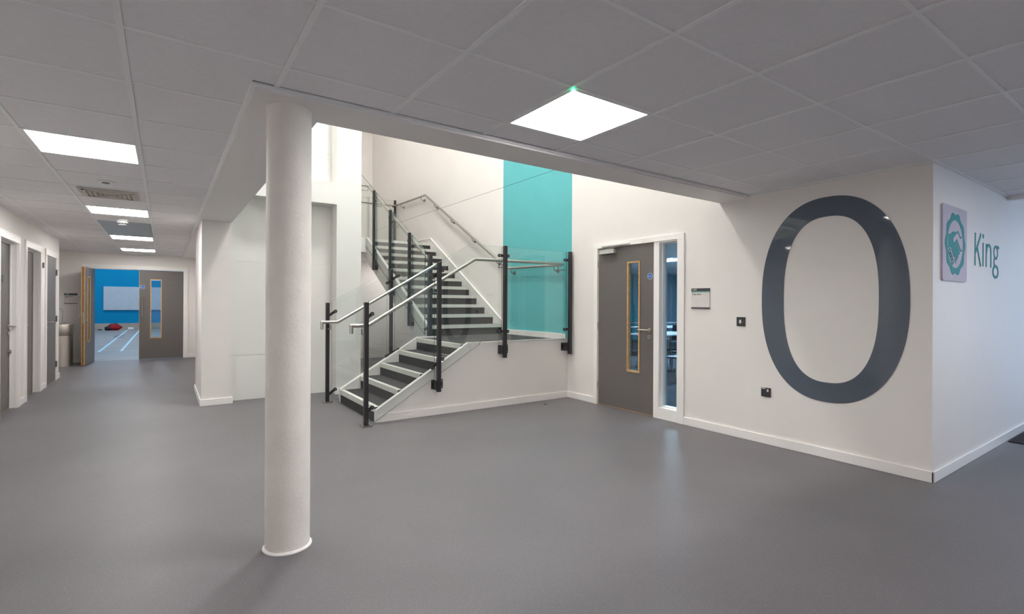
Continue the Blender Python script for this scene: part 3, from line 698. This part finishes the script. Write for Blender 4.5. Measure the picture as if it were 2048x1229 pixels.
# study room behind the wall
struct('floor', MB().box(XR + .15, 14.5, YK + .2, 12.5, .0, .004), pmat('dark_blue_carpet', (.035, .045, .06), .9, var=.2, scale=80))
struct('wall_study', MB().box(14.5, 14.6, YK + .15, 12.5, 0, 2.5), BLUEROOM)
struct('wall_study_far', MB().box(XR + .15, 14.6, 12.5, 12.6, 0, 2.5), TEALROOM)
struct('wall_study_near', MB().box(XR + .15, 14.6, YK + .15, YK + .2, 0, 2.5), BLUEROOM)
struct('ceiling', MB().box(XR + .15, 14.6, YK + .15, 12.6, CZ, CZ + .1), TILE)
panel_light(4.3, 11.0, UZ - .30, 'under', 'unseen light panel added below the upper landing to brighten behind the stairs', group='panel under the upper landing')  # added lamp hidden by the stringer, lifts the wall under the stairs
for (x, y, l) in ((9.9, 7.7, 'in the middle'), (13.3, 7.6, 'added unseen in the far right part'), (7.6, 3.9, 'near the foyer wall')):  # far right panel is added out of view to brighten the blue wall
    panel_light(x, y, CZ - .018, 'study', 'light panel %s of the study room ceiling' % l, group='study room ceiling panels')
TW = [(8.15, 6.55, 'nearest pale table seen through the study door glass'), (10.6, 8.55, 'middle pale table seen through the study door glass'), (13.0, 10.7, 'farthest pale table seen through the study door glass'),
      (9.9, 6.5, 'pale table seen low through the tall side window of the study room')]
def table(x, y, label):
    r = thing('study_table', (x, y, 0), label, 'table', 'pale tables in the study room')
    MB().box(x - .8, x + .8, y - .38, y + .38, .715, .74).build('table_top', TABLETOP, r, bevel=.006)
    for sx in (-1, 1):
        for sy in (-1, 1): MB().tube([(x + sx * .72, y + sy * .32, 0), (x + sx * .72, y + sy * .32, .715)], .018, 10).build('leg', DSTEEL, r)
for t_ in TW: table(*t_)
def chair(x, y, a, label):
    r = thing('study_chair', (x, y, 0), label, 'chair', 'dark chairs at the study room tables')
    o = MB().box(x - .21, x + .21, y - .2, y + .2, .44, .462).build('seat', CHAIRP, r, bevel=.01)
    prof = [(-.20, .46), (-.235, .62), (-.255, .82), (-.235, .825), (-.21, .62), (-.175, .47)]
    MB().prism([(y + p[0] * a, p[1]) for p in prof], 'x', x - .2, x + .2).build('backrest', CHAIRP, r, bevel=.008)
    for sx in (-1, 1):
        for sy in (-1, 1): MB().tube([(x + sx * .23, y + sy * .23, 0), (x + sx * .17, y + sy * .16, .44)], .011, 8).build('leg', STEEL, r)
for x, y, a, l in ((7.85, 6.0, 1, 'dark chair at the nearest study table, seen through the door glass'), (8.55, 7.1, -1, 'dark chair behind the nearest study table'),
                   (7.6, 5.75, 1, 'dark chair closest to the study room side window'), (10.3, 8.0, 1, 'dark chair before the middle study table'), (11.0, 9.1, -1, 'dark chair behind the middle study table'),
                   (9.5, 5.95, 1, 'dark chair before the study table by the side window')):
    if (x, y) == (7.6, 5.75): x, y = 7.0, 5.2
    chair(x, y, a, l)

# ------------------------------------------------------------------ wall fittings, numeral wall
r = thing('room_sign', (XR, 3.255, 1.28), 'white room sign with charcoal header reading Study Space, right of the study door', 'sign')
ya, yb_, = 3.365, 3.145
MB().box(XR - .010, XR - .0005, yb_, ya, 1.289, 1.446).build('panel', SIGNW, r)
hd = MB().box(XR - .011, XR - .0005, yb_, ya, 1.459, 1.492).build('header', SIGND, r)
MB().box(XR - .0096, XR - .0005, yb_, ya, 1.446, 1.459).build('stripe', SIGNT, r)
MB().box(XR - .014, XR - .0005, yb_, ya, 1.275, 1.289).build('footer', SIGND, r)
text('header_text', '0-SP0', .024, (XR - .0115, ya - .012, 1.468), '-x', SIGNW, hd); text('room_text', 'Study Space', .0235, (XR - .0107, ya - .013, 1.422), '-x', SIGND, r)
r = thing('light_switch', (XR, 2.798, 1.15), 'square dark grey light switch with white rocker left of the big numeral', 'light switch')
MB().box(XR - .008, XR - .0005, 2.753, 2.843, 1.106, 1.196).build('plate', PLATE, r, bevel=.002)
MB().box(XR - .013, XR - .008, 2.792, 2.812, 1.134, 1.170).build('rocker', PLASTIC, r, bevel=.001)
MB().tube([(XR - .008, 2.772, 1.151), (XR - .009, 2.772, 1.151)], .003, 8).tube([(XR - .008, 2.826, 1.151), (XR - .009, 2.826, 1.151)], .003, 8).build('screw', STEEL, r)
r = thing('power_socket', (XR, 2.543, .45), 'dark grey power socket with white switch low on the wall by the big numeral', 'power socket')
MB().box(XR - .009, XR - .0005, 2.497, 2.589, .446, .532).build('plate', PLATE, r, bevel=.002)
MB().box(XR - .014, XR - .009, 2.515, 2.531, .496, .520).build('rocker', PLASTIC, r, bevel=.001)
MB().box(XR - .0095, XR - .009, 2.548, 2.583, .520, .530).build('label_strip', SIGNW, r)
MB().box(XR - .0095, XR - .009, 2.553, 2.561, .494, .508).box(XR - .0095, XR - .009, 2.537, 2.549, .474, .480).box(XR - .0095, XR - .009, 2.565, 2.577, .474, .480).build('pin_hole', BLK, r)
# giant numeral
def sup(a, b, n, k, N): t = 2 * math.pi * k / N; c, s = math.cos(t), math.sin(t); return (2.007 + a * abs(c) ** (2 / n) * (1 if c >= 0 else -1), 1.368 + b * abs(s) ** (2 / n) * (1 if s >= 0 else -1))
N = 160; out = [sup(.58, .886, 2.3, k, N) for k in range(N)]; inn = [sup(.376, .717, 2.5, k, N) for k in range(N)]
vs = [(XR - .006, *p) for p in out] + [(XR - .006, *p) for p in inn] + [(XR - .0005, *p) for p in out] + [(XR - .0005, *p) for p in inn]
fs = []
for k in range(N):
    j = (k + 1) % N; fs += [(k, j, N + j, N + k), (2 * N + k, 3 * N + k, 3 * N + j, 2 * N + j), (k, 2 * N + k, 2 * N + j, j), (N + k, N + j, 3 * N + j, 3 * N + k)]
o = MB().add(vs, fs).build('wall_numeral', NUMERAL, at=(XR, 2.0, 1.37)); tag(o, 'giant glossy slate-grey numeral zero mounted on the white wall', 'wall numeral')

# ------------------------------------------------------------------ lettering and crest on the facing wall
YF = YK - .0005
r = thing('wall_lettering', (5.74, YK, 1.67), 'thin teal four-letter word King on the white wall right of the crest plaque', 'lettering')
d0, d1 = YK - .003, YF; hw = .0125
K = MB().ribbon([(5.752, 1.951), (5.747, 1.668)], hw, 'y', d0, d1).ribbon([(5.918, 1.952), (5.806, 1.83), (5.757, 1.782)], hw, 'y', d0 - .0003, d1).ribbon([(5.806, 1.833), (5.912, 1.668)], hw, 'y', d0 - .0006, d1); K.build('letter_k', LETTER, r)
MB().ribbon([(5.991, 1.881), (5.985, 1.67)], hw, 'y', d0, d1).ribbon([(5.992, 1.957), (5.992, 1.921)], hw * 1.15, 'y', d0, d1).build('letter_i', LETTER, r)
MB().ribbon([(6.089, 1.878), (6.086, 1.669)], hw, 'y', d0, d1).ribbon([(6.095, 1.80), (6.108, 1.845), (6.14, 1.868), (6.18, 1.872), (6.216, 1.858), (6.236, 1.82), (6.235, 1.67)], hw, 'y', d0 - .0003, d1).build('letter_n', LETTER, r)
el = lambda cx_, cz_, a, b, N=28: [(cx_ + a * math.cos(2 * math.pi * k / N), cz_ + b * math.sin(2 * math.pi * k / N)) for k in range(N + 1)]
MB().ribbon(el(6.398, 1.817, .062, .056), hw * .9, 'y', d0, d1, closed=True).ribbon([(6.42, 1.874), (6.506, 1.868)], hw, 'y', d0 - .0003, d1).ribbon([(6.365, 1.768), (6.340, 1.742), (6.337, 1.716), (6.36, 1.694), (6.404, 1.688)], hw * .8, 'y', d0 - .0006, d1).ribbon(el(6.392, 1.638, .086, .052), hw * .95, 'y', d0 - .0009, d1, closed=True).build('letter_g', LETTER, r)
r = thing('crest_plaque', (4.87, YK, 1.52), 'square lilac-white plaque with a teal handshake crest beside the wall corner', 'plaque')
m = MB(); x0_, x1_, z0_, z1_, rr = 4.866, 5.462, 1.514, 2.104, .025; pl = []
for cxx, czz, a0 in ((x1_ - rr, z0_ + rr, -90), (x1_ - rr, z1_ - rr, 0), (x0_ + rr, z1_ - rr, 90), (x0_ + rr, z0_ + rr, 180)):
    for k in range(6): a = math.radians(a0 + 18 * k); pl.append((cxx + rr * math.cos(a), czz + rr * math.sin(a)))
m.prism(pl, 'y', YK - .014, YF); m.build('board', PLAQUE, r)
cX, cZ = 5.163, 1.808; m = MB(); N = 120; e0, e1 = YK - .0155, YK - .014
oo = [(cX + (.243 + .011 * math.cos(10 * t)) * math.cos(t), cZ + (.243 + .011 * math.cos(10 * t)) * math.sin(t)) for t in [2 * math.pi * k / N for k in range(N)]]
ii = [(cX + .192 * math.cos(t), cZ + .190 * math.sin(t)) for t in [2 * math.pi * k / N for k in range(N)]]
for k in range(N): j = (k + 1) % N; m.prism([oo[k], oo[j], ii[j], ii[k]], 'y', e0, e1)
m.build('crest_ring', LETTER, r)
hand = [(4.995, 1.882), (5.028, 1.874), (5.074, 1.897), (5.128, 1.908), (5.17, 1.905), (5.103, 1.858), (5.087, 1.827), (5.121, 1.808), (5.189, 1.829), (5.268, 1.762), (5.269, 1.734), (5.250, 1.728), (5.242, 1.750), (5.232, 1.716), (5.237, 1.705), (5.220, 1.700), (5.212, 1.728), (5.200, 1.69), (5.2, 1.68), (5.186, 1.676), (5.178, 1.705), (5.169, 1.654), (5.152, 1.662), (5.148, 1.70), (5.114, 1.709), (5.088, 1.74), (5.055, 1.778), (5.013, 1.773), (4.989, 1.765)]
MB().prism(hand, 'y', e0, e1).build('crest_hand', LETTER, r)
m = MB(); m.ribbon([(5.323, 1.877), (5.284, 1.867), (5.262, 1.885), (5.222, 1.914), (5.145, 1.881), (5.098, 1.849), (5.104, 1.817), (5.138, 1.814), (5.197, 1.846), (5.25, 1.80), (5.300, 1.761), (5.325, 1.767)], .0065, 'y', e0 - .0005, e1)
m.build('crest_outline', LETTER, r); m = MB()
m.ribbon(el(5.022, 1.742, .020, .022, 14), .005, 'y', e0 - .001, e1, closed=True); m.ribbon(el(5.043, 1.718, .018, .018, 14), .005, 'y', e0 - .001, e1, closed=True); m.ribbon(el(5.066, 1.695, .018, .018, 14), .005, 'y', e0 - .001, e1, closed=True); m.ribbon(el(5.09, 1.668, .020, .022, 14), .005, 'y', e0 - .001, e1, closed=True)
m.build('crest_fingers', LETTER, r)
o = MB().box(6.73, 8.6, .15, 1.262, .0005, .009).build('entrance_mat', MATT, bevel=.002); tag(o, 'dark ribbed entrance mat on the floor at the right edge of the picture', 'mat')
o = MB().lathe([(.028, .0003), (.028, .004), (.02, .006)], (4.117, 5.164, 0), 20).build('door_stop', BLACK); tag(o, 'small black round stop on the floor in front of the landing wall', 'door stop')

# ------------------------------------------------------------------ corridor doors (left wall)
def lever(parent, x, y, z, s, dirn):
    m = MB(); m.tube([(x, y, z), (x + .009 * dirn, y, z)], .025, 20); m.tube([(x + .008, y, z), (x + .05, y, z), (x + .055, y + .012 * s, z), (x + .055, y + .12 * s, z)], .009, 10)
    m.build('lever_handle', STEEL, parent, smooth=True)
for k, (a, b) in enumerate(D):
    r = struct_root('door_%d' % (k + 2), (XL, (a + b) / 2, 0)); m = MB()
    m.box(XL, XL + .018, a - .085, a, 0, 2.035); m.box(XL, XL + .018, b, b + .085, 0, 2.035); m.box(XL, XL + .018, a - .085, b + .085, 2.035, 2.125)
    m.box(XL - .12, XL, a, a + .012, 0, 2.028); m.box(XL - .12, XL, b - .012, b, 0, 2.028); m.box(XL - .12, XL, a, b, 2.028, 2.04)
    dep = .065 if k < 2 else .0
    if dep: m.box(XL - dep, XL - dep + .014, a + .012, a + .026, 0, 2.014); m.box(XL - dep, XL - dep + .014, b - .026, b - .012, 0, 2.014); m.box(XL - dep, XL - dep + .0139, a + .012, b - .012, 2.014, 2.0279)
    m.build('door_frame', TRIM, r, bevel=.002)
    xl = XL - dep - .002 if dep else XL + .004
    lf = MB().box(xl - .044, xl, a + .015, b - .015, .010, 2.025).build('leaf', DOOR, r)
    MB().box(xl - .044, xl - .0005, a + .012, a + .0155, .008, 2.027).box(xl - .044, xl - .0005, b - .0155, b - .012, .008, 2.027).box(xl - .044, xl - .0005, a + .012, b - .012, .005, .0105).build('edge_lipping', OAK, lf)
    if k == 0:
        lever(lf, xl, b - .075, 1.012, 1, 1); MB().tube([(xl, b - .075, .93), (xl + .008, b - .075, .93)], .024, 18).build('escutcheon', STEEL, lf)
        MB().tube([(xl, b - .06, .70), (xl + .03, b - .06, .70)], .022, 18).build('lock_knob', STEEL, lf)
        MB().box(xl, xl + .003, b - .36, b - .27, 1.54, 1.63).build('door_plate', SIGND, lf)
    elif k == 1: lever(lf, xl, a + .075, 1.0, 1, 1)
    else:
        lever(lf, xl, a + .085, .995, 1, 1); MB().tube([(xl, a + .085, .91), (xl + .008, a + .085, .91)], .024, 18).build('escutcheon', STEEL, lf)
    if k == 2:
        m = MB()
        for z in (.27, 1.03, 1.80): m.tube([(xl + .012, b - .004, z - .05), (xl + .012, b - .004, z + .05)], .009, 10); m.box(xl, xl + .005, b - .035, b + .0, z - .05, z + .05)
        m.build('hinge', DSTEEL, lf)
r = thing('wall_indicator', (XL, 10.19, 1.8), 'small dark plate on the corridor wall between the second and third doors', 'wall plate')
MB().box(XL + .0005, XL + .012, 10.16, 10.23, 1.82, 1.90).build('plate', SIGND, r, bevel=.002); MB().box(XL + .012, XL + .014, 10.185, 10.205, 1.85, 1.875).build('lens', STEEL, r)

# ------------------------------------------------------------------ hall double doors
r = struct_root('door_5', (-.45, YE, 0)); m = MB()
m.box(.37, .462, YE - .018, YE, 0, 2.045); m.box(-1.467, -1.345, YE - .018, YE, 0, 2.045); m.box(-1.467, .462, YE - .018, YE, 2.045, 2.135)
m.box(.37, .41, YE, YE + .15, 0, 2.04); m.box(-1.38, -1.335, YE, YE + .15, 0, 2.04); m.box(-1.38, .41, YE, YE + .15, 2.04, 2.065)
m.build('door_frame', TRIM, r, bevel=.002)
def hall_leaf(x0, x1, flip):
    """leaf built closed in the plane of the end wall, hinge side given by flip"""
    g = bpy.data.objects.new('leaf_pivot', None)
    m = MB(); v0, v1 = (-.249, -.069) if not flip else (-1.06, -.88)
    y0, y1 = YE + .004, YE + .050
    for (a, b, c, d) in ((x0, v0, .012, 2.03), (v1, x1, .012, 2.03), (v0, v1, .012, .50), (v0, v1, 1.82, 2.03)): m.box(a, b, y0, y1, c, d)
    return m, (v0, v1, y0, y1)
m, (v0, v1, y0, y1) = hall_leaf(-.468, .364, False)
lf = m.build('leaf', DOOR, r)
MB().box(-.474, -.468, y0, y1, .01, 2.03).box(.364, .368, y0, y1, .01, 2.03).build('edge_lipping', OAK, lf)
m = MB(); m.box(v0 - .02, v0, y0 - .008, y1, .48, 1.84); m.box(v1, v1 + .02, y0 - .008, y1, .48, 1.84); m.box(v0, v1, y0 - .008, y1, .48, .50); m.box(v0, v1, y0 - .008, y1, 1.82, 1.84); m.build('vision_frame', OAK, lf)
MB().box(v0, v1, y0 + .02, y0 + .026, .5, 1.82).build('pane', PANEH, lf)
def pull(lf, x, y, z0, z1, s=-1):
    MB().tube([(x, y, z0 + .02), (x, y + .06 * s, z0 + .02), (x, y + .06 * s, z1 - .02), (x, y, z1 - .02)], .011, 12).build('pull_handle', STEEL, lf, smooth=True)
pull(lf, -.411, y0, .97, 1.44)
dd = disc('fire_door_disc', lf, (-.411, y0, 1.656), .045, (0, -1, 0), None); text('disc_text', 'Fire door', .015, (-.444, y0 - .0022, 1.66), '-y', PLASTIC, dd); text('disc_text', 'keep shut', .015, (-.446, y0 - .0022, 1.64), '-y', PLASTIC, dd)
m = MB()
for z in (.25, .9, 1.5, 1.85): m.tube([(.372, y0 - .006, z - .05), (.372, y0 - .006, z + .05)], .008, 10)
m.build('hinge', STEEL, lf)
# open leaf: swung into the corridor, nearly square to the end wall
hx, hy = -1.27, YE - .01; ang = math.atan2(13.44 - hy, -1.352 - hx); ux, uy_ = math.cos(ang), math.sin(ang); Lw = .79
nx_, ny_ = -uy_, ux           # normal pointing +x side
def OP(s, t_, z): return (hx + ux * s + nx_ * t_, hy + uy_ * s + ny_ * t_, z)
def obx(m, s0, s1, t0, t1, z0, z1, mi=0):
    return m.add([OP(s, t_, z) for z in (z0, z1) for t_ in (t0, t1) for s in (s0, s1)], [(0, 2, 3, 1), (4, 5, 7, 6), (0, 1, 5, 4), (2, 6, 7, 3), (0, 4, 6, 2), (1, 3, 7, 5)], mi)
th = .046; m = MB(); v0, v1 = .42, .60
for (a, b, c, d) in ((.004, v0, .012, 2.03), (v1, Lw, .012, 2.03), (v0, v1, .012, .50), (v0, v1, 1.82, 2.03)): obx(m, a, b, -th / 2, th / 2, c, d)
lf = m.build('leaf', DOOR, r)
m = MB(); obx(m, Lw, Lw + .006, .001, th / 2, .01, 2.03); obx(m, Lw, Lw + .006, -th / 2, .001, .01, 2.03, 1); obx(m, Lw - .012, Lw + .007, -th / 2 - .014, -th / 2, .01, 2.03, 0); m.build('edge_lipping', [OAK, OAKD], lf)
m = MB(); t1 = th / 2 + .008
for (a, b, c, d) in ((v0 - .02, v0, .48, 1.84), (v1, v1 + .02, .48, 1.84), (v0, v1, .48, .50), (v0, v1, 1.82, 1.84)): obx(m, a, b, -t1, t1, c, d)
m.build('vision_frame', OAK, lf); m = MB(); obx(m, v0, v1, -.003, .003, .5, 1.82); m.build('pane', PANEH, lf)
MB().tube([OP(Lw - .06, -th / 2, .99), OP(Lw - .06, -th / 2 - .065, .99), OP(Lw - .06, -th / 2 - .065, 1.41), OP(Lw - .06, -th / 2, 1.41)], .010, 12).build('pull_handle', STEEL, lf, smooth=True)
MB().tube([OP(Lw - .06, th / 2, .93), OP(Lw - .06, th / 2 + .02, .93)], .020, 16).build('lock_knob', STEEL, lf)
m = MB(); m.tube([OP(Lw - .06, th / 2, 1.656), OP(Lw - .06, th / 2 + .0015, 1.656)], .045, 24); m.build('fire_door_disc', BLUEDISC, lf)
m = MB(); obx(m, Lw + .0062, Lw + .008, -.010, .006, .88, 1.10); m.build('latch_plate', STEEL, lf)
MB().bar(OP(.05, .02, 2.038), (-.98, YE - .02, 2.045), (0, 0, 1), .012, .006).build('closer_arm', STEEL, lf)

# room sign by the hall doors
r = thing('room_sign', (-1.65, YE, 1.27), 'small white room sign with dark header above the drinking fountain', 'sign')
MB().box(-1.755, -1.537, YE - .010, YE - .0005, 1.285, 1.445).build('panel', SIGNW, r)
hd = MB().box(-1.755, -1.537, YE - .011, YE - .0005, 1.455, 1.492).build('header', SIGND, r); MB().box(-1.755, -1.537, YE - .0096, YE - .0005, 1.445, 1.455).build('stripe', SIGNT, r); MB().box(-1.755, -1.537, YE - .013, YE - .0005, 1.272, 1.285).build('footer', SIGND, r)
MB().box(-1.742, -1.732, YE - .0117, YE - .011, 1.467, 1.482).box(-1.720, -1.67, YE - .0117, YE - .011, 1.467, 1.482).build('header_text', BOARD, hd); MB().box(-1.742, -1.608, YE - .0107, YE - .010, 1.418, 1.428).box(-1.742, -1.70, YE - .0107, YE - .010, 1.400, 1.409).build('room_text', DSTEEL, r)

# drinking fountain
fx, fy = -1.725, 13.62
r = thing('drinking_fountain', (fx, fy, 0), 'stainless steel drinking fountain with oval pedestal in the corridor niche by the hall doors', 'drinking fountain')
MB().lathe([(.185, 0), (.185, .62)], (fx, fy, 0), 40, sy=.8).build('pedestal', STEELV, r, smooth=True)
MB().lathe([(.178, .622), (.195, .64), (.197, .84), (.19, .852), (.165, .85), (.12, .80), (.03, .79)], (fx, fy, 0), 40, sy=.8).build('bowl', STEELV, r, smooth=True)
arc = [(fx + .02 - .045 + .045 * math.cos(a), fy, 1.12 + .05 * math.sin(a)) for a in [math.pi * k / 8 for k in range(9)]]
MB().tube([(fx + .02, fy, .85), (fx + .02, fy, 1.12)] + arc[1:] + [(fx - .07, fy, 1.09)], .009, 10).build('spout', STEEL, r, smooth=True)
MB().lathe([(.022, .85), (.020, .88), (.012, .90)], (fx + .02, fy, 0), 16).tube([(fx + .02, fy, .885), (fx + .085, fy - .02, .90)], .006, 8).build('tap', STEEL, r, smooth=True)
